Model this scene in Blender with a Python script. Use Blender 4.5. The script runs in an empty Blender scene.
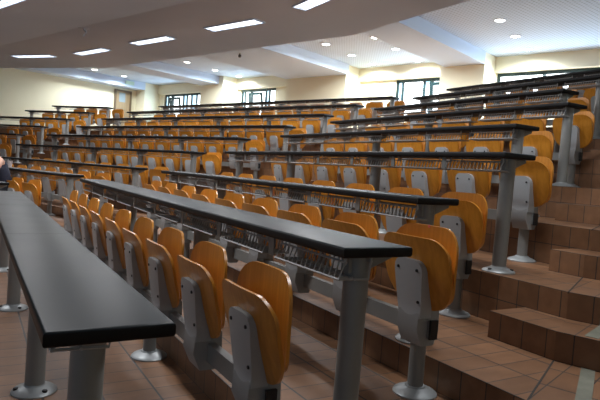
import bpy, bmesh, math, random
from mathutils import Vector, Matrix
random.seed(5)
sc = bpy.context.scene
COL = sc.collection
rad = math.radians

# ------------------------------------------------------------------ layout
DEP = 0.8643                       # depth of one tier
H = [0, .139, .282, .5684, .8543, 1.1385, 1.4354, 1.724, 1.9887]   # tier levels
ANG = {'R': -30.6432, 'M': -49.6535, 'L': -68.65}
OFF = {'R': .1361, 'M': 2.5889, 'L': 7.01207}
PITCH = .5325                      # seat to seat
LIP = .011
CAM_Z = 1.1018


def frame(b):
    a = rad(ANG[b])
    return Vector((math.sin(a), math.cos(a), 0)), Vector((math.cos(a), -math.sin(a), 0))


def W(b, t, off, z):
    u, n = frame(b)
    p = u * t + n * (OFF[b] + off)
    return Vector((p.x, p.y, z))


def rot(b):
    a = rad(ANG[b])
    return math.atan2(-math.cos(a), -math.sin(a))


def corner(b1, b2, off):
    u1, n1 = frame(b1)
    u2, n2 = frame(b2)
    d1, d2 = OFF[b1] + off, OFF[b2] + off
    det = n1.x * n2.y - n1.y * n2.x
    return Vector(((d1 * n2.y - n1.y * d2) / det, (n1.x * d2 - d1 * n2.x) / det, 0))


# ------------------------------------------------------------------ materials
def mat(name, color, rough=.5, metal=0., spec=.5, coat=0.):
    m = bpy.data.materials.new(name)
    m.use_nodes = True
    b = m.node_tree.nodes['Principled BSDF']
    b.inputs['Base Color'].default_value = (*color, 1)
    b.inputs['Roughness'].default_value = rough
    b.inputs['Metallic'].default_value = metal
    b.inputs['Specular IOR Level'].default_value = spec
    b.inputs['Coat Weight'].default_value = coat
    b.inputs['Coat Roughness'].default_value = .25
    return m


def noise_color(m, c1, c2, scale=(1, 1, 1), nscale=5., detail=4., coord='Object', rough=None):
    nt = m.node_tree
    b = nt.nodes['Principled BSDF']
    tc = nt.nodes.new('ShaderNodeTexCoord')
    mp = nt.nodes.new('ShaderNodeMapping')
    mp.inputs['Scale'].default_value = scale
    nz = nt.nodes.new('ShaderNodeTexNoise')
    nz.inputs['Scale'].default_value = nscale
    nz.inputs['Detail'].default_value = detail
    rp = nt.nodes.new('ShaderNodeValToRGB')
    rp.color_ramp.elements[0].position = .3
    rp.color_ramp.elements[1].position = .7
    rp.color_ramp.elements[0].color = (*c1, 1)
    rp.color_ramp.elements[1].color = (*c2, 1)
    nt.links.new(tc.outputs[coord], mp.inputs['Vector'])
    nt.links.new(mp.outputs['Vector'], nz.inputs['Vector'])
    nt.links.new(nz.outputs['Fac'], rp.inputs['Fac'])
    nt.links.new(rp.outputs['Color'], b.inputs['Base Color'])
    if rough:
        mr = nt.nodes.new('ShaderNodeMapRange')
        mr.inputs['To Min'].default_value = rough[0]
        mr.inputs['To Max'].default_value = rough[1]
        nt.links.new(nz.outputs['Fac'], mr.inputs['Value'])
        nt.links.new(mr.outputs['Result'], b.inputs['Roughness'])
    return m


def emis(name, color, strength):
    m = bpy.data.materials.new(name)
    m.use_nodes = True
    b = m.node_tree.nodes['Principled BSDF']
    b.inputs['Base Color'].default_value = (.8, .8, .8, 1)
    b.inputs['Emission Color'].default_value = (*color, 1)
    b.inputs['Emission Strength'].default_value = strength
    return m


WOOD = noise_color(mat('varnished_plywood', (.6, .25, .04), .32, 0, .5, .15),
                   (.52, .200, .016), (.68, .292, .036), (14, 14, .9), 3.0, 5)
# every chair gets a slightly different plywood tone
def _wood_var(m):
    nt = m.node_tree
    b = nt.nodes['Principled BSDF']
    src = b.inputs['Base Color'].links[0].from_socket
    oi = nt.nodes.new('ShaderNodeObjectInfo')
    mr = nt.nodes.new('ShaderNodeMapRange')
    mr.inputs['To Min'].default_value = .86
    mr.inputs['To Max'].default_value = 1.1
    hs = nt.nodes.new('ShaderNodeHueSaturation')
    nt.links.new(oi.outputs['Random'], mr.inputs['Value'])
    nt.links.new(mr.outputs['Result'], hs.inputs['Value'])
    nt.links.new(src, hs.inputs['Color'])
    nt.links.new(hs.outputs['Color'], b.inputs['Base Color'])
_wood_var(WOOD)
PLASTIC = mat('grey_plastic', (.42, .45, .47), .42)
HOUSING = mat('grey_cast_housing', (.32, .335, .34), .45)
STEEL = noise_color(mat('grey_painted_steel', (.3, .31, .3), .4, .1),
                    (.24, .255, .25), (.30, .31, .30), (1, 1, 1), 6, 3)
BASE = mat('light_grey_flange', (.36, .39, .40), .42, .3)
WIRE = mat('grey_wire', (.44, .45, .45), .4, .1)
BLACK = mat('black_rubber', (.012, .012, .014), .5)
LAMINATE = noise_color(mat('charcoal_laminate', (.03, .034, .037), .4, 0, .06),
                       (.020, .026, .030), (.028, .035, .040), (1, 1, 1), 4, 4, rough=(.33, .42))
EDGE = mat('black_desk_edge', (.007, .007, .008), .5, 0, .25)
CREAM = noise_color(mat('cream_plaster', (.78, .69, .46), .8),
                    (.84, .785, .58), (.90, .845, .64), (1, 1, 1), .8, 3)
WHITE = mat('white_plaster', (.61, .71, .86), .8)
LOWCEIL = noise_color(mat('grey_ceiling_paint', (.42, .40, .41), .85),
                      (.64, .70, .82), (.68, .74, .86), (1, 1, 1), .7, 3)
WINFRAME = mat('dark_green_frame', (.012, .04, .045), .4)
PANE = emis('bright_window_pane', (.86, .95, 1.0), 3.2)
PANE_BLUE = emis('bluish_side_pane', (.42, .75, 1.0), 1.6)
TUBE = emis('lit_fluorescent_diffuser', (.93, .97, 1.0), 3.6)
SPOT = emis('lit_downlight_lens', (1, .98, .93), 9)
OAK = noise_color(mat('brown_door_wood', (.36, .26, .14), .5), (.33, .235, .125), (.40, .29, .16), (8, 8, .6), 3, 4)
DOORGLASS = mat('door_glass', (.30, .37, .40), .1)
PALE = noise_color(mat('pale_green_tile', (.27, .28, .22), .55), (.17, .18, .14), (.24, .24, .19), (1, 1, 1), 14, 3)
SKIN = mat('skin', (.62, .36, .26), .5)
NAVY = noise_color(mat('navy_cloth', (.012, .016, .035), .8), (.010, .013, .03), (.016, .021, .044), (1, 1, 1), 30, 3)
DENIM = mat('dark_trousers', (.02, .022, .03), .85)
HAIR = noise_color(mat('light_brown_hair', (.30, .19, .09), .5), (.24, .15, .07), (.36, .24, .12), (40, 40, 4), 4, 3)
CUPM = mat('pale_cup', (.72, .62, .60), .5)
PINK = mat('pink_sticker', (.75, .16, .14), .5)
SIGNG = mat('pale_green_sign', (.55, .72, .60), .5)


def tile_material():
    m = mat('terracotta_tile', (.3, .12, .06), .5)
    nt = m.node_tree
    b = nt.nodes['Principled BSDF']
    uv = nt.nodes.new('ShaderNodeUVMap')
    br = nt.nodes.new('ShaderNodeTexBrick')
    br.offset = 0
    br.squash = 1
    br.inputs['Color1'].default_value = (.20, .100, .048, 1)
    br.inputs['Color2'].default_value = (.27, .138, .068, 1)
    br.inputs['Mortar'].default_value = (.045, .040, .036, 1)
    br.inputs['Scale'].default_value = 1
    br.inputs['Mortar Size'].default_value = .022
    br.inputs['Mortar Smooth'].default_value = .2
    br.inputs['Bias'].default_value = 0
    br.inputs['Brick Width'].default_value = 1
    br.inputs['Row Height'].default_value = 1
    nz = nt.nodes.new('ShaderNodeTexNoise')
    nz.inputs['Scale'].default_value = 1.7
    nz.inputs['Detail'].default_value = 6
    mx = nt.nodes.new('ShaderNodeMix')
    mx.data_type = 'RGBA'
    mx.blend_type = 'MULTIPLY'
    mx.inputs[0].default_value = .55
    rp = nt.nodes.new('ShaderNodeValToRGB')
    rp.color_ramp.elements[0].position = .3
    rp.color_ramp.elements[0].color = (.62, .58, .55, 1)
    rp.color_ramp.elements[1].position = .7
    rp.color_ramp.elements[1].color = (1.1, 1.1, 1.1, 1)
    nt.links.new(uv.outputs['UV'], br.inputs['Vector'])
    nt.links.new(uv.outputs['UV'], nz.inputs['Vector'])
    nt.links.new(nz.outputs['Fac'], rp.inputs['Fac'])
    nt.links.new(br.outputs['Color'], mx.inputs[6])
    nt.links.new(rp.outputs['Color'], mx.inputs[7])
    nt.links.new(mx.outputs[2], b.inputs['Base Color'])
    bp = nt.nodes.new('ShaderNodeBump')
    bp.inputs['Strength'].default_value = .25
    bp.inputs['Distance'].default_value = .004
    bp.invert = True
    nt.links.new(br.outputs['Fac'], bp.inputs['Height'])
    nt.links.new(bp.outputs['Normal'], b.inputs['Normal'])
    return m


TILE = tile_material()


def perforated():
    m = mat('perforated_ceiling_panel', (.74, .78, .82), .8)
    nt = m.node_tree
    b = nt.nodes['Principled BSDF']
    tc = nt.nodes.new('ShaderNodeTexCoord')
    mp = nt.nodes.new('ShaderNodeMapping')
    mp.inputs['Rotation'].default_value = (0, 0, rot('M'))
    mp.inputs['Scale'].default_value = (11, 11, 11)
    vo = nt.nodes.new('ShaderNodeTexVoronoi')
    vo.inputs['Randomness'].default_value = 0
    vo.inputs['Scale'].default_value = 1
    rp = nt.nodes.new('ShaderNodeValToRGB')
    rp.color_ramp.elements[0].position = .22
    rp.color_ramp.elements[0].color = (.36, .44, .54, 1)
    rp.color_ramp.elements[1].position = .32
    rp.color_ramp.elements[1].color = (.60, .70, .84, 1)
    nt.links.new(tc.outputs['Object'], mp.inputs['Vector'])
    nt.links.new(mp.outputs['Vector'], vo.inputs['Vector'])
    nt.links.new(vo.outputs['Distance'], rp.inputs['Fac'])
    nt.links.new(rp.outputs['Color'], b.inputs['Base Color'])
    return m


PERF = perforated()

# ------------------------------------------------------------------ mesh helpers
def quad_prism(bm, pts, z0, z1):
    lo = [bm.verts.new((p[0], p[1], z0)) for p in pts]
    hi = [bm.verts.new((p[0], p[1], z1)) for p in pts]
    n = len(pts)
    bm.faces.new(hi)
    bm.faces.new(lo[::-1])
    for i in range(n):
        j = (i + 1) % n
        bm.faces.new((lo[i], lo[j], hi[j], hi[i]))


def box(bm, x0, x1, y0, y1, z0, z1):
    quad_prism(bm, [(x0, y0), (x1, y0), (x1, y1), (x0, y1)], z0, z1)


def tube(bm, pts, r, n=8, caps=True):
    """a tube along a polyline"""
    pts = [Vector(p) for p in pts]
    rings = []
    for i, p in enumerate(pts):
        a = pts[max(i - 1, 0)]
        b = pts[min(i + 1, len(pts) - 1)]
        d = (b - a).normalized()
        up = Vector((0, 0, 1)) if abs(d.z) < .9 else Vector((1, 0, 0))
        s = d.cross(up).normalized()
        v = s.cross(d)
        rr = r[i] if isinstance(r, (list, tuple)) else r
        rings.append([bm.verts.new(p + (s * math.cos(2 * math.pi * k / n) + v * math.sin(2 * math.pi * k / n)) * rr)
                      for k in range(n)])
    for a, b in zip(rings, rings[1:]):
        for k in range(n):
            j = (k + 1) % n
            bm.faces.new((a[k], a[j], b[j], b[k]))
    if caps:
        bm.faces.new(rings[0][::-1])
        bm.faces.new(rings[-1])


def lathe(bm, prof, n=24, c=(0, 0)):
    rings = []
    for r, z in prof:
        rings.append([bm.verts.new((c[0] + r * math.cos(2 * math.pi * k / n), c[1] + r * math.sin(2 * math.pi * k / n), z))
                      for k in range(n)])
    for a, b in zip(rings, rings[1:]):
        for k in range(n):
            j = (k + 1) % n
            bm.faces.new((a[k], a[j], b[j], b[k]))
    bm.faces.new(rings[0][::-1])
    bm.faces.new(rings[-1])


def shell(bm, z0, z1, half, yf, th, nx=14, nz=14):
    """a bent panel; half(z) gives the half width, yf(x, z) the front face"""
    zs = [z0 + (z1 - z0) * (.5 - .5 * math.cos(math.pi * i / nz)) for i in range(nz + 1)]
    F, B = [], []
    for z in zs:
        w = half(z)
        rowf, rowb = [], []
        for j in range(nx + 1):
            s = math.sin(math.pi * .5 * (2 * j / nx - 1))
            x = w * s
            y = yf(x, z)
            rowf.append(bm.verts.new((x, y, z)))
            rowb.append(bm.verts.new((x, y + (th(x, z) if callable(th) else th), z)))
        F.append(rowf)
        B.append(rowb)
    for i in range(nz):
        for j in range(nx):
            bm.faces.new((F[i][j], F[i][j + 1], F[i + 1][j + 1], F[i + 1][j]))
            bm.faces.new((B[i][j + 1], B[i][j], B[i + 1][j], B[i + 1][j + 1]))
        bm.faces.new((F[i][0], F[i + 1][0], B[i + 1][0], B[i][0]))
        bm.faces.new((F[i + 1][nx], F[i][nx], B[i][nx], B[i + 1][nx]))
    for j in range(nx):
        bm.faces.new((F[0][j + 1], F[0][j], B[0][j], B[0][j + 1]))
        bm.faces.new((F[nz][j], F[nz][j + 1], B[nz][j + 1], B[nz][j]))


def rounded(z0, z1, w0, w1, r0, r1):
    def half(z):
        f = (z - z0) / (z1 - z0)
        w = w0 + (w1 - w0) * f
        if z < z0 + r0:
            d = z0 + r0 - z
            w -= r0 - math.sqrt(max(r0 * r0 - d * d, 0))
        if z > z1 - r1:
            d = z - (z1 - r1)
            w -= r1 - math.sqrt(max(r1 * r1 - d * d, 0))
        return max(w, .004)
    return half


def mesh(name, bm, m, smooth=35, bevel=0, seg=2):
    if bevel:
        es = [e for e in bm.edges if len(e.link_faces) == 2 and e.calc_face_angle(0) > rad(40)]
        bmesh.ops.bevel(bm, geom=es, offset=bevel, segments=seg, affect='EDGES', profile=.5)
    bmesh.ops.recalc_face_normals(bm, faces=bm.faces)
    me = bpy.data.meshes.new(name)
    bm.to_mesh(me)
    bm.free()
    for x in (m if isinstance(m, (list, tuple)) else [m]):
        me.materials.append(x)
    if smooth:
        me.shade_smooth()
        me.set_sharp_from_angle(angle=rad(smooth))
    return me


def obj(name, me, parent=None, loc=(0, 0, 0), rz=0):
    o = bpy.data.objects.new(name, me)
    COL.objects.link(o)
    o.location = loc
    o.rotation_euler = (0, 0, rz)
    if parent:
        o.parent = parent
    return o


def tag(o, label, cat, group=None):
    o['label'] = label
    o['category'] = cat
    if group:
        o['group'] = group
    return o


def thing(name, label, cat, loc, rz=0, group=None):
    return tag(obj(name, None, None, loc, rz), label, cat, group)


def struct(name, bm, m, smooth=0, bevel=0):
    o = obj(name, mesh(name, bm, m, smooth, bevel))
    o['kind'] = 'structure'
    return o


ORD = ['first', 'second', 'third', 'fourth', 'fifth', 'sixth', 'seventh', 'eighth', 'ninth', 'tenth',
       'eleventh', 'twelfth', 'thirteenth', 'fourteenth', 'fifteenth', 'sixteenth']
ROWN = ['front', 'second', 'third', 'fourth', 'fifth', 'sixth', 'seventh', 'eighth', 'top']
BLOCK = {'R': 'near right-hand', 'M': 'middle', 'L': 'far left'}

# ------------------------------------------------------------------ chair parts (local: x right, y away from stage, origin under the rail)
SEAT_Z0, SEAT_Z1 = .398, .722


def seat_y(x, z):
    f = (z - SEAT_Z0) / (SEAT_Z1 - SEAT_Z0)
    return -.012 - .088 * f + .014 * (x / .215) ** 2 - .010 * math.sin(math.pi * f) - .010 * max(f - .82, 0) / .18


BACK_Z0, BACK_Z1 = .43, .766


def back_y(x, z):
    f = (z - BACK_Z0) / (BACK_Z1 - BACK_Z0)
    return .016 - .022 * f + .016 * f * f - .030 * (x / .21) ** 2


bm = bmesh.new()
shell(bm, SEAT_Z0, SEAT_Z1, rounded(SEAT_Z0, SEAT_Z1, .198, .222, .135, .10), seat_y, .013, 18, 18)
ME_SEAT = mesh('seat', bm, WOOD, 50)
bm = bmesh.new()
shell(bm, BACK_Z0, BACK_Z1, rounded(BACK_Z0, BACK_Z1, .19, .212, .07, .115), back_y, .012, 18, 16)
ME_BACK = mesh('backrest', bm, WOOD, 50)

BR_Z0, BR_Z1 = .36, .618
bm = bmesh.new()
_h = rounded(BR_Z0, BR_Z1, .074, .092, .01, .05)


def br_half(z):
    f = (z - BR_Z0) / (BR_Z1 - BR_Z0)
    return min(_h(z), .072 + .020 * min(1, max(0, (f - .12) / .3)))


def br_y(x, z):
    zz = max(z, SEAT_Z0)
    return seat_y(0, zz) * .45 - .070 + .5 * x * x


shell(bm, BR_Z0, BR_Z1, br_half, br_y, lambda x, z: max(.02, seat_y(x, max(z, SEAT_Z0)) - br_y(x, z) + .004), 10, 14)
ME_BRACKET = mesh('seat_bracket', bm, PLASTIC, 40, .006, 2)

bm = bmesh.new()
prof = [(-.074, .385), (-.080, .310), (-.046, .236), (.024, .236), (.050, .30), (.046, .40), (-.02, .41), (-.050, .405)]
vs = [[bm.verts.new((x, y, z)) for y, z in prof] for x in (-.066, .066)]
n = len(prof)
bm.faces.new(vs[0])
bm.faces.new(vs[1][::-1])
for i in range(n):
    j = (i + 1) % n
    bm.faces.new((vs[0][j], vs[0][i], vs[1][i], vs[1][j]))
ME_HOUSING = mesh('hinge_housing', bm, HOUSING, 35, .008, 2)

bm = bmesh.new()
for sx in (-1, 1):
    box(bm, sx * .045 - .012, sx * .045 + .012, .026, .042, .38, .54)
ME_BACKARM = mesh('back_support', bm, HOUSING, 30)

bm = bmesh.new()
bmesh.ops.create_cone(bm, cap_ends=True, segments=10, radius1=.0075, radius2=.0065, depth=.006,
                      matrix=Matrix.Rotation(rad(90), 4, 'X'))
ME_SCREW = mesh('screw', bm, BLACK, 30)

# ---- rails, posts, flanges
bm = bmesh.new()
lathe(bm, [(.100, 0), (.100, .006), (.092, .014), (.066, .024), (.047, .032), (.044, .038)], 28)
ME_FLANGE = mesh('base_plate', bm, BASE, 40)
bm = bmesh.new()
lathe(bm, [(.012, .014), (.012, .024), (.009, .0265)], 10)
ME_BOLT = mesh('bolt', bm, BLACK, 40)
bm = bmesh.new()
lathe(bm, [(.036, .02), (.036, .29)], 20)
ME_POST = mesh('post', bm, STEEL, 40)
bm = bmesh.new()
lathe(bm, [(.0435, .02), (.0435, .708)], 24)
ME_LEG = mesh('leg', bm, STEEL, 40)
# gusset from the leg to the rear edge of the top
bm = bmesh.new()
prof = [(.0, .707), (.185, .707), (.185, .690), (.06, .640), (0, .640)]
vs = [[bm.verts.new((x, y, z)) for y, z in prof] for x in (-.022, .022)]
bm.faces.new(vs[0])
bm.faces.new(vs[1][::-1])
for i in range(5):
    j = (i + 1) % 5
    bm.faces.new((vs[0][j], vs[0][i], vs[1][i], vs[1][j]))
ME_GUSSET = mesh('support_bracket', bm, STEEL, 30)
# wire basket for one seat
def basket(zt, zb, r=.0040):
    bm = bmesh.new()
    bw = .215
    for i in range(15):
        x = -bw + 2 * bw * i / 14
        tube(bm, [(x, .050, zt), (x, .028, zb), (x, .150, zb - .004), (x, .155, zt)], r, 4)
    for y, z in ((.050, zt), (.028, zb), (.09, zb - .002), (.155, zt)):
        tube(bm, [(-bw - .006, y, z), (bw + .006, y, z)], r * 1.12, 5)
    for sx in (-1, 1):
        for y in (.050, .155):
            tube(bm, [(sx * bw, y, zt - .01), (sx * bw, y, .707)], .005, 5)
    return mesh('book_basket', bm, WIRE, 60)


ME_BASKET = basket(.684, .628)
ME_BASKET_FAR = basket(.684, .640, .0024)
ME_BASKET_FLAT = basket(.698, .676)
# the flat straps that carry the baskets
bm = bmesh.new()
box(bm, -.020, .020, .036, .040, .628, .706)
ME_STRAP = mesh('basket_strap', bm, STEEL, 0)


def make_chair(b, k, t, label, group, detail, i=0):
    u, nn = frame(b)
    o = thing('lecture_chair', label, 'chair', W(b, t, (k - 1) * DEP + .77, H[k - 1]), rot(b), group)
    dz = random.uniform(-.004, .004)
    obj('seat', ME_SEAT, o, (0, random.uniform(-.006, .003), dz - (.024 if b == 'R' and k == 1 else 0)))
    bk = obj('backrest', ME_BACK, o)
    br = obj('seat_bracket', ME_BRACKET, o)
    obj('hinge_housing', ME_HOUSING, o)
    if detail:
        obj('back_support', ME_BACKARM, o)
        for x, z in ((.060, .575), (-.060, .575), (.060, .435)):
            obj('screw', ME_SCREW, br, (x, br_y(x, z) - .001, z))
    if b == 'M' and k == 1 and i == 2:      # the person sits on this one: seat folded down
        for p in o.children:
            if p.name.split('.')[0] in ('seat', 'seat_bracket'):
                p.matrix_local = Matrix.Translation((0, -.03, .415)) @ Matrix.Rotation(rad(70), 4, 'X') @ Matrix.Translation((0, .03, -.415))
    return o, bk


# ------------------------------------------------------------------ rows
# block -> row -> (right end t, left end t, first chair t, number of chairs)
ROWS = {
    'R': {1: (1.22, 5.95, 1.72, 9), 2: (1.40, 6.34, 1.85, 9), 3: (2.03, 6.30, 2.46, 8), 4: (2.25, 6.53, 2.66, 8),
          5: (2.886, 6.71, 3.29, 7), 6: (3.057, 6.82, 3.48, 7), 7: (3.722, 6.93, 4.10, 6), 8: (3.86, 7.06, 4.30, 6),
          9: (4.15, 7.18, 4.60, 5)},
    'M': {1: (7.09, 9.4, 7.49, 4), 2: (6.92, 10.6, 7.28, 7), 3: (6.76, 12.2, 7.12, 9), 4: (6.58, 12.58, 6.94, 11),
          5: (6.50, 13.04, 6.84, 12), 6: (6.31, 13.31, 6.67, 13), 7: (6.173, 13.67, 6.53, 14), 8: (6.12, 13.86, 6.45, 14),
          9: (5.87, 13.64, 6.22, 14)},
    'L': {4: (11.75, 13.4, 12.10, 2), 5: (11.87, 14.0, 12.22, 3), 6: (11.99, 14.3, 12.22, 4), 7: (11.97, 14.9, 12.17, 5),
          8: (11.98, 14.5, 12.17, 5), 9: (12.05, 14.3, 12.24, 4)},
}


def make_desk(b, k, t0, t1, n):
    L = t1 - t0
    blk, row = BLOCK[b], ROWN[k - 1]
    lab = f'long charcoal desk on grey legs, {row} row of the {blk} block'
    o = thing('lecture_desk', lab, 'desk', W(b, t0, (k - 1) * DEP, H[k - 1]), rot(b), 'long desks of the tiers')
    # x runs from 0 (right end) to -L (left end)
    segs = max(1, round(L / (3 * PITCH)))
    sl = L / segs
    for s in range(segs):
        bm = bmesh.new()
        x1 = -s * sl - (.0 if s == 0 else .0012)
        x0 = -(s + 1) * sl + (.0 if s == segs - 1 else .0012)
        box(bm, x0, x1, 0, .28, .705, .740)
        es = [e for e in bm.edges if abs(e.verts[0].co.z - e.verts[1].co.z) < 1e-4
              and not (abs(e.verts[0].co.x - e.verts[1].co.x) < 1e-4 and 0 < -e.verts[0].co.x < L - .001 and -e.verts[0].co.x > .001)]
        bmesh.ops.bevel(bm, geom=es, offset=.009, segments=3, affect='EDGES', profile=.5)
        bmesh.ops.recalc_face_normals(bm, faces=bm.faces)
        for f in bm.faces:
            f.material_index = 0 if f.normal.z > .6 else 1
        obj('desktop', mesh('desktop', bm, [LAMINATE, EDGE], 40), o)
    for s in range(segs + 1):
        x = -s * sl
        x += {('R', 1): -.27, ('R', 2): -.115}.get((b, k), -.085) if s == 0 else (.12 if s == segs else 0)
        lg = obj('leg', ME_LEG, o, (x, .15 if s else .13, 0))
        lg.rotation_euler = (rad(-.9), 0, 0)          # the legs lean back a little
        bp = obj('base_plate', ME_FLANGE, lg)
        bp.rotation_euler = (rad(.9), 0, 0)
        if (b, k) in (('R', 1), ('R', 2), ('R', 3), ('R', 4)):
            for q in range(3):
                aa = 2 * math.pi * q / 3 + .5
                obj('bolt', ME_BOLT, bp, (.078 * math.cos(aa), .078 * math.sin(aa), 0))
        obj('support_bracket', ME_GUSSET, o, (x, .09, 0))
    nb = max(1, int(L / PITCH))
    gap = L / nb
    for i in range(nb):
        x = -(i + .5) * gap
        obj('book_basket', ME_BASKET_FLAT if (b, k) == ('R', 1) else (ME_BASKET if b == 'R' else ME_BASKET_FAR), o, (x, 0, 0))
        if k <= 4 and b == 'R' and i:
            obj('basket_strap', ME_STRAP, o, (-i * gap + .0, 0, 0))
    return o


def make_rail(b, k, t0, n):
    blk, row = BLOCK[b], ROWN[k - 1]
    o = thing('seat_rail', f'grey steel rail on posts carrying the {row} row chairs of the {blk} block', 'seat rail',
              W(b, t0, (k - 1) * DEP + .77, H[k - 1]), rot(b), 'steel rails under the chairs')
    x1, x0 = .082, -(n - 1) * PITCH - .082
    bm = bmesh.new()
    box(bm, x0, x1, -.018, .018, .275, .352)
    obj('beam', mesh('beam', bm, STEEL, 0, .006, 2), o)
    for x, s in ((x1, 1), (x0, -1)):
        bm = bmesh.new()
        box(bm, x - .002 if s > 0 else x - .010, x + .010 if s > 0 else x + .002, -.021, .021, .270, .356)
        obj('end_cap', mesh('end_cap', bm, BLACK, 0, .004), o)
    xs = [0.0]
    x = 0.0
    while x - 3 * PITCH > -(n - 1) * PITCH + .3:
        x -= 3 * PITCH
        xs.append(x)
    xs.append(-(n - 1) * PITCH)
    for x in xs:
        if b == 'R' and k == 1 and x < 0:
            x += .22
        p = obj('post', ME_POST, o, (x, 0, 0))
        obj('base_plate', ME_FLANGE, p)
    return o


STICKER = None
for b, rows in ROWS.items():
    for k, (t0, t1, c0, n) in rows.items():
        make_desk(b, k, t0, t1, n)
        make_rail(b, k, c0, n)
        blk, row = BLOCK[b], ROWN[k - 1]
        for i in range(n):
            if i == 0:
                lab = f'orange tip-up chair at the right-hand end of the {row} row, {blk} block'
            elif i == n - 1 and b != 'L':
                lab = f'orange tip-up chair at the left-hand end of the {row} row, {blk} block'
            else:
                lab = f'orange tip-up chair, {ORD[i]} from the right end, {row} row, {blk} block'
            ch, bk = make_chair(b, k, c0 + i * PITCH - (.05 if (b, k, i) == ('M', 1, 2) else 0), lab, f'chairs of the {row} row, {blk} block', b == 'R' and k <= 5, i)
            if b == 'R' and k == 2 and i == 0:
                ch['label'] = 'orange tip-up chair with pink sticker, right-hand end of the second row'
                bm = bmesh.new()
                bmesh.ops.create_cone(bm, cap_ends=True, segments=14, radius1=.007, radius2=.007, depth=.002,
                                      matrix=Matrix.Rotation(rad(90), 4, 'X'))
                s = obj('sticker', mesh('sticker', bm, PINK, 0), bk, (.0, back_y(0, .762) - .001, .762))
                s['label'] = 'small round pink sticker'

# ------------------------------------------------------------------ tiers
TW, TH = .137, .2465               # tile size
uR, nR = frame('R')
uM, nM = frame('M')
KA = rad(19)
T_LEFT, OFF_BACK = 22.0, 12.35     # left wall / back wall in the middle block's frame


def lip_points(off):
    """right end, kink at the stair, two fan corners, left end; with tile u coordinates"""
    tk = 1.35 + .5 * (off - 1.75)
    k = W('R', tk, off, 0)
    s = k + (-math.cos(KA) * uR + math.sin(KA) * nR) * 4.5
    c1 = corner('R', 'M', off)
    c2 = corner('M', 'L', off)
    uL, nL = frame('L')
    # left end where the row meets the left wall plane
    tt = (T_LEFT - c2.dot(uM)) / uL.dot(uM)
    e = c2 + uL * tt
    return [s, k, c1, c2, e]


bm = bmesh.new()
uvl = bm.loops.layers.uv.new('UVMap')


def face_uv(pts, uvs):
    vs = [bm.verts.new(p) for p in pts]
    f = bm.faces.new(vs)
    for l, q in zip(f.loops, uvs):
        l[uvl].uv = q
    return f


def seg_frame(i, off):
    """tile axes for polyline segment i"""
    if i == 0:
        u = -(-math.cos(KA) * uR + math.sin(KA) * nR)
        nn = Vector((u.y, -u.x, 0))
        return u, nn, W('R', 1.35, 1.75, 0)
    b = 'RML'[i - 1]
    u, nn = frame(b)
    return u, nn, W(b, .035, LIP, 0)


def uv_of(p, i):
    u, nn, o = seg_frame(i, 0)
    d = p - o
    return (d.dot(u) / TW, d.dot(nn) / TH)


for k in range(9):
    off0 = k * DEP + LIP if k else -5.0
    lo = lip_points(off0)
    if k < 8:
        hi = lip_points((k + 1) * DEP + LIP)
    else:
        hi = []
        for p in lo:
            d = p.dot(nM) - OFF['M']
            hi.append(p + nM * (OFF_BACK + .4 - d))
    z = H[k]
    for i in range(4):
        P4 = [lo[i], lo[i + 1], hi[i + 1], hi[i]]
        off_shift = Vector((0, 0, z))
        o_pts = [p + off_shift for p in P4]
        # tile rows start at each lip
        base = uv_of(lo[i + 1], i)[1] if i else uv_of(lo[1], 0)[1]
        face_uv(o_pts, [(uv_of(p, i)[0], uv_of(p, i)[1] - base) for p in P4])
    if k:
        z0 = H[k - 1]
        nrow = max(1, round((z - z0) / .143))
        for i in range(4):
            a, c = lo[i], lo[i + 1]
            ua, uc = uv_of(a, i)[0], uv_of(c, i)[0]
            face_uv([a + Vector((0, 0, z0)), c + Vector((0, 0, z0)), c + Vector((0, 0, z)), a + Vector((0, 0, z))],
                    [(ua, 0), (uc, 0), (uc, nrow), (ua, nrow)])
bmesh.ops.remove_doubles(bm, verts=bm.verts, dist=1e-5)
bmesh.ops.recalc_face_normals(bm, faces=bm.faces)
me = bpy.data.meshes.new('floor')
bm.to_mesh(me)
bm.free()
me.materials.append(TILE)
fl = obj('floor', me)
fl['kind'] = 'structure'


# half steps in the stair aisles
def half_step(pts, z0, z1, name='step'):
    """pts: front polyline from left to right, then the back polyline"""
    global bm, uvl
    bm = bmesh.new()
    uvl = bm.loops.layers.uv.new('UVMap')
    front, back, segi = pts
    m = len(front)
    for i in range(m - 1):
        a, c, d, e = front[i], front[i + 1], back[i + 1], back[i]
        s = segi[i]
        base = uv_of(a, s)[1]
        f = lambda p: (uv_of(p, s)[0], uv_of(p, s)[1] - base)
        up = lambda p, z: Vector((p.x, p.y, z))
        face_uv([up(a, z1), up(c, z1), up(d, z1), up(e, z1)], [f(a), f(c), f(d), f(e)])
        face_uv([up(a, z0), up(c, z0), up(c, z1), up(a, z1)], [(f(a)[0], 0), (f(c)[0], 0), (f(c)[0], 1), (f(a)[0], 1)])
    for a, e, s in ((front[0], back[0], segi[0]), (front[-1], back[-1], segi[-1])):
        w = (a - e).length / TH
        up = lambda p, z: Vector((p.x, p.y, z))
        face_uv([up(a, z0), up(e, z0), up(e, z1), up(a, z1)], [(0, 0), (w, 0), (w, 1), (0, 1)])
    bmesh.ops.remove_doubles(bm, verts=bm.verts, dist=1e-5)
    bmesh.ops.recalc_face_normals(bm, faces=bm.faces)
    me = bpy.data.meshes.new(name)
    bm.to_mesh(me)
    bm.free()
    me.materials.append(TILE)
    o = obj(name, me)
    o['kind'] = 'structure'
    return o


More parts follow.
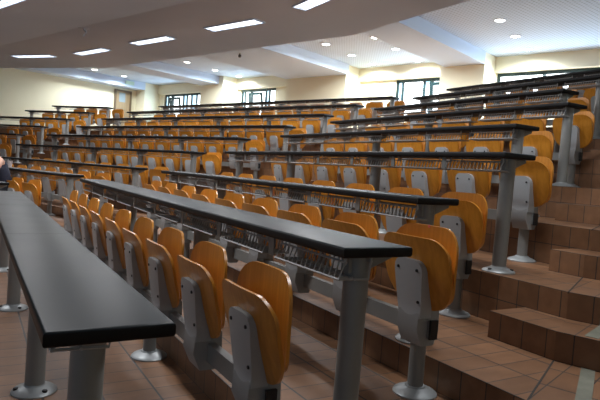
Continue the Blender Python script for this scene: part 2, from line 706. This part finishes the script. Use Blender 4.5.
SD = .295                          # half step depth
for k in range(2, 8):
    offb = (k + 1) * DEP + LIP
    offf = offb - SD
    tl = {2: 2.03, 3: 2.30}.get(k, ROWS['R'][k + 1][0])
    zz = (H[k], H[k] + (H[k + 1] - H[k]) / 2)
    f0, b0 = lip_points(offf), lip_points(offb)
    # right stair: from the desk end past the kink to the right
    half_step(([W('R', tl, offf, 0), f0[1], f0[0]], [W('R', tl, offb - .001, 0), b0[1], b0[0]], [1, 0]), *zz)
    # aisle between right-hand and middle block
    t1 = ROWS['R'][k + 1][1] + .1
    half_step(([f0[2], W('R', t1, offf, 0)], [b0[2], W('R', t1, offb - .001, 0)], [1]), *zz)
    # aisle between middle and left block
    if k >= 3:
        tm = ROWS['M'][k + 1][1] + .08
        if f0[3].dot(uM) - tm > .25:
            half_step(([f0[3], W('M', tm, offf, 0)], [b0[3], W('M', tm, offb - .001, 0)], [2]), *zz)

# pale tile strip that climbs the right-hand stair
def strip(name, pts, z0, z1):
    b2 = bmesh.new()
    quad_prism(b2, [(p.x, p.y) for p in pts], z0, z1)
    return struct(name, b2, PALE)


GROUT = mat('dark_grout', (.04, .036, .032), .8)
us = (-math.cos(KA) * uR + math.sin(KA) * nR)
ns = Vector((us.y, -us.x, 0))
if ns.dot(nR) < 0:
    ns = -ns
for k in range(1, 7):
    a = lip_points(k * DEP + LIP)[1]
    c = lip_points((k + 1) * DEP + LIP)[1]
    d0 = .16
    p0, p1 = a + us * d0, a + us * (d0 + .06)
    q0, q1 = c + us * d0, c + us * (d0 + .06)
    f = .0 if k < 2 else SD
    e0, e1 = q0 - ns * f, q1 - ns * f
    strip('trim_1', [p0, p1, e1, e0], H[k] - .01, H[k] + .002)
    q = (c - a).normalized()
    side = Vector((q.y, -q.x, 0)) * .004
    cc = a + (c - a) * (1 - (SD / DEP if k >= 2 else 0))
    b2 = bmesh.new()
    quad_prism(b2, [tuple(v)[:2] for v in (a - side, a + side, cc + side, cc - side)], H[k] - .01, H[k] + .0012)
    struct('trim_2', b2, GROUT)
    if k >= 2:
        zm = H[k] + (H[k + 1] - H[k]) / 2
        strip('trim_1', [e0 - ns * .002, e1 - ns * .002, q1 - ns * .0, q0 - ns * .0], H[k] + .001, zm + .002)
        strip('trim_1', [q0 - ns * .002, q1 - ns * .002, q1 + ns * .01, q0 + ns * .01], zm + .001, H[k + 1] - .001)

# ------------------------------------------------------------------ room shell (middle block frame: t along the back wall, off away from stage)
def M2(t, off):
    return W('M', t, off, 0)


def mbox(bm, t0, t1, o0, o1, z0, z1):
    quad_prism(bm, [tuple(M2(t0, o0))[:2], tuple(M2(t1, o0))[:2], tuple(M2(t1, o1))[:2], tuple(M2(t0, o1))[:2]], z0, z1)


S = 1.15
ZC = 4.56                          # rear ceiling
ZB = 4.25                          # beam underside
ZW0, ZW1 = 3.0, 4.15               # window bottom / top
PF = 11.54                         # pillar front
OB = OFF_BACK
pillars = [(5.236 * S, 6.32 * S), (9.10 * S, 11.27 * S), (14.09 * S, 15.22 * S), (18.55 * S, 22.0)]
beams = [(5.236 * S, 6.22 * S), (9.02 * S, 11.30 * S), (14.3 * S, 15.2 * S)]
wins = [(-1.2, 5.22 * S), (6.0 * S, 7.956 * S), (12.35 * S, 13.97 * S), (16.10 * S, 18.27 * S)]
Z0 = H[8]

bm = bmesh.new()
mbox(bm, -4, T_LEFT + .3, OB, OB + .4, Z0 - .3, ZW0)
edges = [-4] + [x for w in wins for x in w] + [T_LEFT + .3]
for a, c in zip(edges[0::2], edges[1::2]):
    if c > a:
        mbox(bm, a, c, OB, OB + .4, ZW0, ZW1)
mbox(bm, -4, T_LEFT + .3, OB - .12, OB + .4, ZW1, ZC + .1)
struct('wall_back', bm, CREAM)
for a, c in pillars[:3]:
    bm = bmesh.new()
    mbox(bm, a, c, PF, OB, Z0 - .05, ZC)
    struct('pillar', bm, CREAM)
bm = bmesh.new()
mbox(bm, pillars[3][0], T_LEFT, PF, OB, Z0 - .05, ZC)
struct('pillar', bm, CREAM)
for a, c in beams:
    bm = bmesh.new()
    mbox(bm, a, c, 5.6, PF + .001, ZB, ZC + .02)
    struct('beam', bm, WHITE)
bm = bmesh.new()
# a short beam along the left wall
mbox(bm, 21.3, T_LEFT + .1, 5.0, PF + .001, ZB, ZC + .02)
struct('beam', bm, WHITE)
# left wall
DT0, DT1 = 10.474, 11.282
bm = bmesh.new()
mbox(bm, T_LEFT, T_LEFT + .3, -9, OB + .4, -.3, ZC + .1)
struct('wall_left', bm, CREAM)
bm = bmesh.new()
mbox(bm, -4.3, -4.0, -5.0, OB + .4, -.3, ZC + .1)
struct('wall_right', bm, CREAM)
# rear ceiling
bm = bmesh.new()
mbox(bm, -4.3, T_LEFT + .3, 3.0, OB + .4, ZC, ZC + .2)
struct('ceiling', bm, PERF)

# low grey ceiling over the front: fan shaped edge
ZL = 3.85
EO = 6.35                          # edge offset (middle frame)
def fan(off, shift=0):
    c1 = M2(6.50, off)
    c2 = M2(15.55, off)
    r = c1 - uR * 9
    uL, nL = frame('L')
    l = c2 + uL * 8
    return [r, c1, c2, l]
FO = 3.33
edge = fan(EO)
bm = bmesh.new()
# rear part: flat, from the fold to the edge
tR = edge[0]
fold = [M2(-6, FO), M2(24, FO)]
pts = [edge[0], edge[1], edge[2], edge[3]]
# clip against the fold on the flanks
def cut(p, q):
    dp, dq = p.dot(nM) - OFF['M'] - FO, q.dot(nM) - OFF['M'] - FO
    return p + (q - p) * (dp / (dp - dq))
pr = cut(edge[1], edge[0])
pl = cut(edge[2], edge[3])
quad_prism(bm, [tuple(p)[:2] for p in (pr, edge[1], edge[2], pl)], ZL, ZC + .1)
struct('ceiling', bm, LOWCEIL)
# front part slopes down slightly toward the stage
bm = bmesh.new()
SLOPE = .13
fr = [M2(-4.0, FO), M2(T_LEFT, FO), M2(T_LEFT, -6), M2(-4.0, -6)]
zz = [ZL, ZL, ZL - SLOPE * (FO + 6), ZL - SLOPE * (FO + 6)]
lo = [bm.verts.new((p.x, p.y, z)) for p, z in zip(fr, zz)]
hi = [bm.verts.new((p.x, p.y, ZC + .1)) for p in fr]
bm.faces.new(lo)
bm.faces.new(hi[::-1])
for i in range(4):
    j = (i + 1) % 4
    bm.faces.new((lo[i], hi[i], hi[j], lo[j]))
struct('ceiling', bm, LOWCEIL)

# ------------------------------------------------------------------ windows
def window(idx, a, c, lights):
    """lights: (fraction0, fraction1, kind) from the left end; kind f fixed, s side sliver, t tilted sash"""
    o = obj(f'window_{idx}', None, None, M2(c, OB), rot('M'))
    o['kind'] = 'structure'
    w = c - a                      # local x from 0 (left, t=c) to w (right)
    bm = bmesh.new()
    y0, y1 = .06, .14
    box(bm, 0, w, y0, y1, ZW0, ZW0 + .06)
    box(bm, 0, w, y0, y1, ZW1 - .09, ZW1)
    xs = sorted({0, 1} | {l[0] for l in lights} | {l[1] for l in lights})
    for f in xs:
        x = min(max(f * w, .04), w - .04)
        box(bm, x - .04, x + .04, y0, y1, ZW0 + .06, ZW1 - .09)
    obj('frame', mesh('frame', bm, WINFRAME, 0), o)
    for f0, f1, kd in lights:
        x0, x1 = f0 * w + .04, f1 * w - .04
        if x1 - x0 < .03:
            continue
        bm = bmesh.new()
        if kd == 't':
            box(bm, x0, x1, y1 + .02, y1 + .03, ZW0 + .06, ZW1 - .09)
        else:
            box(bm, x0, x1, y0 + .03, y0 + .045, ZW0 + .06, ZW1 - .09)
        obj('pane', mesh('pane', bm, PANE_BLUE if kd == 's' else PANE, 0), o)
        if kd == 't':                # a tilted awning sash hanging inward
            bm = bmesh.new()
            hgt = ZW1 - .14 - ZW0 - .08
            for q in ((0, .09, 0, hgt), (x1 - x0 - .09, x1 - x0, 0, hgt)):
                box(bm, q[0], q[1], -.02, .02, q[2], q[3])
            box(bm, .09, x1 - x0 - .09, -.02, .02, 0, .09)
            box(bm, .09, x1 - x0 - .09, -.02, .02, hgt - .09, hgt)
            s = obj('sash', mesh('sash', bm, WINFRAME, 0), o, (x0, y0 - .02, ZW0 + .07))
            s.rotation_euler = (rad(9), 0, 0)
    return o


window(1, *wins[0], [(0, .17, 'f'), (.17, .36, 'f'), (.36, .58, 't'), (.58, .8, 'f'), (.8, 1, 'f')])
window(2, *wins[1], [(0, .10, 's'), (.10, .42, 'f'), (.42, .52, 's'), (.52, 1, 't')])
window(3, *wins[2], [(0, .10, 's'), (.10, .27, 'f'), (.27, .70, 't'), (.70, .80, 's'), (.80, 1, 'f')])
window(4, *wins[3], [(0, .09, 's'), (.09, .19, 'f'), (.19, .52, 't'), (.52, .62, 's'), (.62, .74, 'f'), (.74, .88, 's'), (.88, 1, 'f')])

# ------------------------------------------------------------------ door on the left wall
d = obj('door_1', None, None, M2(T_LEFT, DT0), rot('M'))
d['kind'] = 'structure'
dw = DT1 - DT0
DZ0, DZ1 = Z0, 4.16
bm = bmesh.new()
# local x = toward smaller t (into the room), local y = off
box(bm, .0, .05, .07, dw - .07, DZ0, DZ1 - .07)
obj('door_leaf', mesh('door_leaf', bm, OAK, 0, .004), d)
bm = bmesh.new()
for a, c, e, f in ((0, .07, DZ0, DZ1), (dw - .07, dw, DZ0, DZ1), (.07, dw - .07, DZ1 - .07, DZ1)):
    box(bm, 0, .08, a, c, e, f)
obj('door_frame', mesh('door_frame', bm, mat('dark_door_frame', (.16, .11, .06), .5), 0, .004), d)
bm = bmesh.new()
box(bm, .045, .056, .215, .51, 3.64, 4.04)
obj('door_glass', mesh('door_glass', bm, DOORGLASS, 0), d)
bm = bmesh.new()
tube(bm, [(.05, dw - .16, DZ0 + 1.0), (.11, dw - .16, DZ0 + 1.0), (.11, dw - .28, DZ0 + 1.0)], .011, 8)
obj('door_handle', mesh('door_handle', bm, STEEL, 40), d)

bm = bmesh.new()
box(bm, 0, .05, -.2, .2, -.075, .075)
tag(obj('exit_sign', mesh('exit_sign', bm, SIGNG, 0, .006), None, M2(21.3, 10.75) + Vector((0, 0, 4.42)), rot('M')),
    'small pale green sign box on the beam above the door', 'sign')

# ------------------------------------------------------------------ ceiling lights
def lamp_area(name, loc, rz, sx, sy, power, color=(1, 1, 1), tilt=0):
    l = bpy.data.lights.new(name, 'AREA')
    l.shape = 'RECTANGLE'
    l.size, l.size_y = sx, sy
    l.energy = power
    l.color = color
    o = bpy.data.objects.new(name, l)
    COL.objects.link(o)
    o.location = loc
    o.rotation_euler = (tilt, 0, rz)
    return o


F = 1.1
TROFFERS = [
    (7.445, 4.05, 'M', 'second lit ceiling panel from the right in the long line of five'),
    (9.96, 4.11, 'M', 'middle lit ceiling panel in the long line of five'),
    (12.43, 4.145, 'M', 'lit ceiling panel nearest the dangling hook, second from left in the line'),
    (14.60, 3.76, 'L', 'leftmost lit ceiling panel, over the far left block'),
    (5.12, 3.62, 'R', 'rightmost lit ceiling panel, cut by the top of the photo'),
    (8.95, .88, 'M', 'lit ceiling panel on the darker slope at top left'),
    (6.4, 1.45, 'M', 'lit ceiling panel over the front rows of the middle block, above the photo'),
    (3.6, 1.6, 'R', 'lit ceiling panel over the near right-hand rows, above the photo'),
    (3.9, -1.1, 'M', 'lit ceiling panel above the nearest desk'),
    (1.0, .2, 'R', 'lit ceiling panel above the photographer at the right'),
    (6.6, -1.1, 'M', 'lit ceiling panel over the stage side at left, above the photo'),
]
for t, off, b, lab in TROFFERS:
    tt, oo = t * F, (off + 2.589) * F - 2.589
    p = M2(tt, oo)
    z = ZL if oo > FO else ZL - SLOPE * (FO - oo)
    o = thing('ceiling_light', lab, 'ceiling light', (p.x, p.y, z), rot(b), 'recessed fluorescent panels')
    if oo < FO:
        o.rotation_euler = (math.atan(SLOPE), 0, rot(b))
    lx, ly = .70, .125
    bm = bmesh.new()
    for q in ((-lx - .02, lx + .02, -ly - .02, -ly), (-lx - .02, lx + .02, ly, ly + .02), (-lx - .02, -lx, -ly, ly), (lx, lx + .02, -ly, ly),
              (-lx, lx, -.008, .008)):
        box(bm, *q, -.022, .002)
    obj('frame', mesh('frame', bm, WHITE, 0), o)
    bm = bmesh.new()
    for y in (-.066, .066):
        box(bm, -lx, lx, y - .058, y + .058, -.012, .002)
    obj('diffuser', mesh('diffuser', bm, TUBE, 0), o)
    bm = bmesh.new()
    for i in range(24):
        x = -lx + (i + .5) * 2 * lx / 24
        box(bm, x - .003, x + .003, -ly, ly, -.020, -.012)
    obj('louvre', mesh('louvre', bm, WHITE, 0), o)
    la = lamp_area('panel_lamp', (p.x, p.y, z - .04), rot(b), 1.35, .24, 50, (.98, .98, 1))

DOWN = [(13.415, 7.668, 'over the bay between the two far windows, nearest the low ceiling'),
        (13.575, 8.881, 'in the middle of the bay beside the far left window'),
        (13.605, 9.931, 'nearest the wall in the bay beside the far left window'),
        (8.299, 8.781, 'leftmost in the bay of the middle window'),
        (8.423, 9.896, 'nearest the wall in the bay of the middle window'),
        (6.80, 7.546, 'beside the right beam, nearest the low ceiling'),
        (6.95, 8.636, 'beside the right beam, second from the low ceiling'),
        (7.10, 9.948, 'beside the right beam, nearest the wall'),
        (4.056, 7.437, 'largest and topmost on the perforated ceiling at right'),
        (4.196, 8.629, 'middle one on the perforated ceiling at right'),
        (4.333, 9.786, 'nearest the wall on the perforated ceiling at right'),
        (8.181, 7.589, 'by the middle beam, half hidden near the low ceiling'),
        (20.66 / S, 8.43, 'second from the far left, near the door'),
        (20.5 / S, 7.22, 'farthest left, half cut by the low ceiling edge')]
bm = bmesh.new()
lathe(bm, [(.105, -.010), (.135, -.012), (.140, .0)], 24)
ME_DRING = mesh('trim_ring', bm, WHITE, 40)
bm = bmesh.new()
lathe(bm, [(.10, -.014), (.10, -.004)], 24)
ME_DLENS = mesh('lens', bm, SPOT, 40)
for t, off, lab in DOWN:
    tt, oo = t * S, (off + 2.589) * S - 2.589
    p = M2(tt, oo)
    o = thing('downlight', 'round recessed downlight ' + lab, 'downlight', (p.x, p.y, ZC), 0, 'round downlights in the rear ceiling')
    obj('trim_ring', ME_DRING, o)
    obj('lens', ME_DLENS, o)
    l = bpy.data.lights.new('downlight_lamp', 'SPOT')
    l.energy = 300
    l.spot_size = rad(168)
    l.spot_blend = .6
    l.shadow_soft_size = .09
    l.color = (.86, .94, 1)
    lo_ = bpy.data.objects.new('downlight_lamp', l)
    COL.objects.link(lo_)
    lo_.location = (p.x, p.y, ZC - .03)

# motion sensor under the second beam
p = M2(9.957 * S, (6.56 + 2.589) * S - 2.589)
o = thing('motion_sensor', 'small dark sensor hanging under the wide ceiling beam', 'sensor', (p.x, p.y, ZB))
bm = bmesh.new()
lathe(bm, [(.02, -.04), (.02, .0)], 14)
obj('stem', mesh('stem', bm, STEEL, 40), o)
bm = bmesh.new()
lathe(bm, [(.012, -.12), (.035, -.11), (.045, -.08), (.036, -.04)], 16)
obj('sensor_head', mesh('sensor_head', bm, mat('sensor_plastic', (.10, .09, .09), .4), 40), o)

# loose hook hanging from the low ceiling
p = M2(10.43 * F, FO + .1)
o = thing('ceiling_hook', 'small white wire hook dangling from the fold of the low ceiling', 'hook', (p.x, p.y, ZL))
bm = bmesh.new()
lathe(bm, [(.11, -.006), (.12, .0)], 18)
obj('cover_plate', mesh('cover_plate', bm, LOWCEIL, 40), o)
bm = bmesh.new()
tube(bm, [(0, 0, -.002), (.02, 0, -.05), (.05, 0, -.05), (.05, 0, -.09), (.02, 0, -.13), (.0, 0, -.17)], .016, 8)
obj('wire', mesh('wire', bm, WHITE, 60), o)

# ------------------------------------------------------------------ cup on a desk
p = W('M', 8.93, DEP + .15, H[1] + .740)
bm = bmesh.new()
lathe(bm, [(.030, 0), (.031, .003), (.041, .095), (.043, .097), (.041, .099), (.038, .099), (.029, .006)], 24)
tag(obj('cup', mesh('cup', bm, CUPM, 40), None, p), 'pale paper cup on the desk behind the person in navy', 'cup')

# ------------------------------------------------------------------ the seated person (middle block, front row, third chair)
def skin_mesh(name, verts, edges, radii, m, parent, levels=2, root=0):
    me = bpy.data.meshes.new(name)
    me.from_pydata([Vector(v) for v in verts], edges, [])
    me.materials.append(m)
    o = obj(name, me, parent)
    md = o.modifiers.new('skin', 'SKIN')
    md.use_smooth_shade = True
    sk = me.skin_vertices[0].data
    for i, r in enumerate(radii):
        sk[i].radius = r if isinstance(r, tuple) else (r, r)
        sk[i].use_root = i == root
    sb = o.modifiers.new('subsurf', 'SUBSURF')
    sb.levels = sb.render_levels = levels
    return o


pc = W('M', 8.29, .87, H[0])
# local: x right as seen from the stage (the person's left hand side), -y toward the stage
person = thing('person', 'person in sleeveless navy top leaning forward at the far left desk', 'person', pc, rot('M'))
V = [(0, -.20, .55), (0, -.22, .70), (0, -.26, .87), (0, -.31, .99), (0, -.345, 1.07), (0, -.385, 1.14), (0, -.41, 1.23), (0, -.42, 1.29)]
RD = [(.15, .11), (.135, .10), (.15, .105), (.10, .085), (.052, .052), (.065, .075), (.072, .088), (.05, .06)]
E_ = [(i, i + 1) for i in range(7)]
def add_chain(start, pts, rs):
    prev = start
    for q, r in zip(pts, rs):
        V.append(q)
        RD.append(r)
        E_.append((prev, len(V) - 1))
        prev = len(V) - 1
    return prev
hands = []
for s in (-1, 1):
    w = add_chain(3, [(s * .11, -.31, .975), (s * .18, -.325, .945), (s * .215, -.41, .82), (s * .22, -.47, .797), (s * .16, -.60, .785), (s * .135, -.66, .785), (s * .12, -.72, .778)],
                  [.062, .052, .042, .040, .030, .024, (.034, .016)])
    hands.append((s, V[w]))
    kn = add_chain(0, [(s * .09, -.24, .55), (s * .11, -.45, .555), (s * .12, -.66, .52), (s * .12, -.70, .30), (s * .12, -.68, .10), (s * .12, -.74, .045), (s * .12, -.84, .03)],
                   [.095, .085, .062, .055, .042, .038, .028])
# fingers and thumbs grow from the palms, lying on the desk
for s, w in hands:
    pw = V.index(w)
    for i, ln in enumerate((.070, .078, .072, .055)):
        x = w[0] + (i - 1.5) * .018
        add_chain(pw, [(x, w[1] - .035, w[2] + .004), (x + (i - 1.5) * .003, w[1] - .035 - ln * .5, w[2] + .001),
                       (x + (i - 1.5) * .004, w[1] - .035 - ln, w[2] - .010)], [.0098, .0085, .007])
    add_chain(pw - 1, [(w[0] - s * .045, w[1] + .02, w[2] - .004), (w[0] - s * .058, w[1] - .018, w[2] - .008)], [.011, .008])
body = skin_mesh('body', V, E_, RD, SKIN, person)
# clothing
skin_mesh('navy_top', [(0, -.19, .50), (0, -.20, .60), (0, -.22, .71), (0, -.26, .87), (0, -.30, .965), (.10, -.31, .965), (-.10, -.31, .965)],
          [(0, 1), (1, 2), (2, 3), (3, 4), (4, 5), (4, 6)], [(.19, .15), (.18, .145), (.17, .14), (.175, .135), (.11, .095), (.075, .07), (.075, .07)], NAVY, person)
tv, te, tr_ = [(0, -.19, .53)], [], [(.15, .10)]
for s in (-1, 1):
    b0 = len(tv)
    tv += [(s * .09, -.25, .555), (s * .11, -.45, .56), (s * .12, -.665, .525), (s * .12, -.705, .30), (s * .12, -.685, .10)]
    te += [(0, b0)] + [(b0 + i, b0 + i + 1) for i in range(4)]
    tr_ += [.105, .096, .074, .066, .056]
skin_mesh('trousers', tv, te, tr_, DENIM, person)
bm = bmesh.new()
bmesh.ops.create_uvsphere(bm, u_segments=20, v_segments=14, radius=1)
for v in bm.verts:
    c = v.co
    v.co = Vector((c.x * .092, c.y * .108, c.z * .115))
    if v.co.z < 0:
        v.co.z *= 1.9
        v.co.y += .02
dele = [f for f in bm.faces if f.calc_center_median().y < -.045 and f.calc_center_median().z < .055]
bmesh.ops.delete(bm, geom=dele, context='FACES')
h = obj('hair', mesh('hair', bm, HAIR, 60), person, (0, -.405, 1.235))
sd = h.modifiers.new('thickness', 'SOLIDIFY')
sd.thickness = .012
bm = bmesh.new()
for s in (-1, 1):
    bmesh.ops.create_uvsphere(bm, u_segments=10, v_segments=8, radius=.011, matrix=Matrix.Translation((s * .03, -.492, 1.215)))
obj('eyes', mesh('eyes', bm, mat('eye', (.05, .04, .035), .2), 60), person)
bm = bmesh.new()
tube(bm, [(0, -.492, 1.215), (0, -.515, 1.18), (0, -.492, 1.170)], [.009, .015, .008], 8)
obj('nose', mesh('nose', bm, SKIN, 60), person)
bm = bmesh.new()
tube(bm, [(-.026, -.476, 1.145), (0, -.490, 1.143), (.026, -.476, 1.145)], [.004, .008, .004], 8)
obj('mouth', mesh('mouth', bm, mat('lips', (.5, .2, .17), .5), 60), person)

# ------------------------------------------------------------------ daylight entering at the windows
for a, c in wins:
    m_ = M2((a + c) / 2, OB - .14)
    l = lamp_area('window_daylight', (m_.x, m_.y, (ZW0 + ZW1) / 2), rot('M'), c - a, ZW1 - ZW0, 32 * (c - a) / 2, (.50, .76, 1.0), -rad(78))

# ------------------------------------------------------------------ world, camera, colour
w = bpy.data.worlds.new('World')
sc.world = w
w.use_nodes = True
bg = w.node_tree.nodes['Background']
bg.inputs['Color'].default_value = (.58, .78, 1.0, 1)
bg.inputs['Strength'].default_value = .24

cam = bpy.data.cameras.new('Camera')
cam.sensor_width = 36
cam.lens = 556.7993 / 600 * 36
cam.clip_end = 200
co = bpy.data.objects.new('Camera', cam)
COL.objects.link(co)
ax, up, fw = Vector((.99767176, .003341, .06811681)), Vector((-.06819869, .04887518, .99647386)), Vector((0, .99879931, -.04898924))
mt = Matrix((ax, up, -fw)).transposed().to_4x4()
mt.translation = Vector((0, 0, CAM_Z))
co.matrix_world = mt
sc.camera = co
vs_ = sc.view_settings
vs_.view_transform = 'Standard'
vs_.look = 'None'
vs_.exposure = 0
vs_.gamma = 1
vs_.use_curve_mapping = False
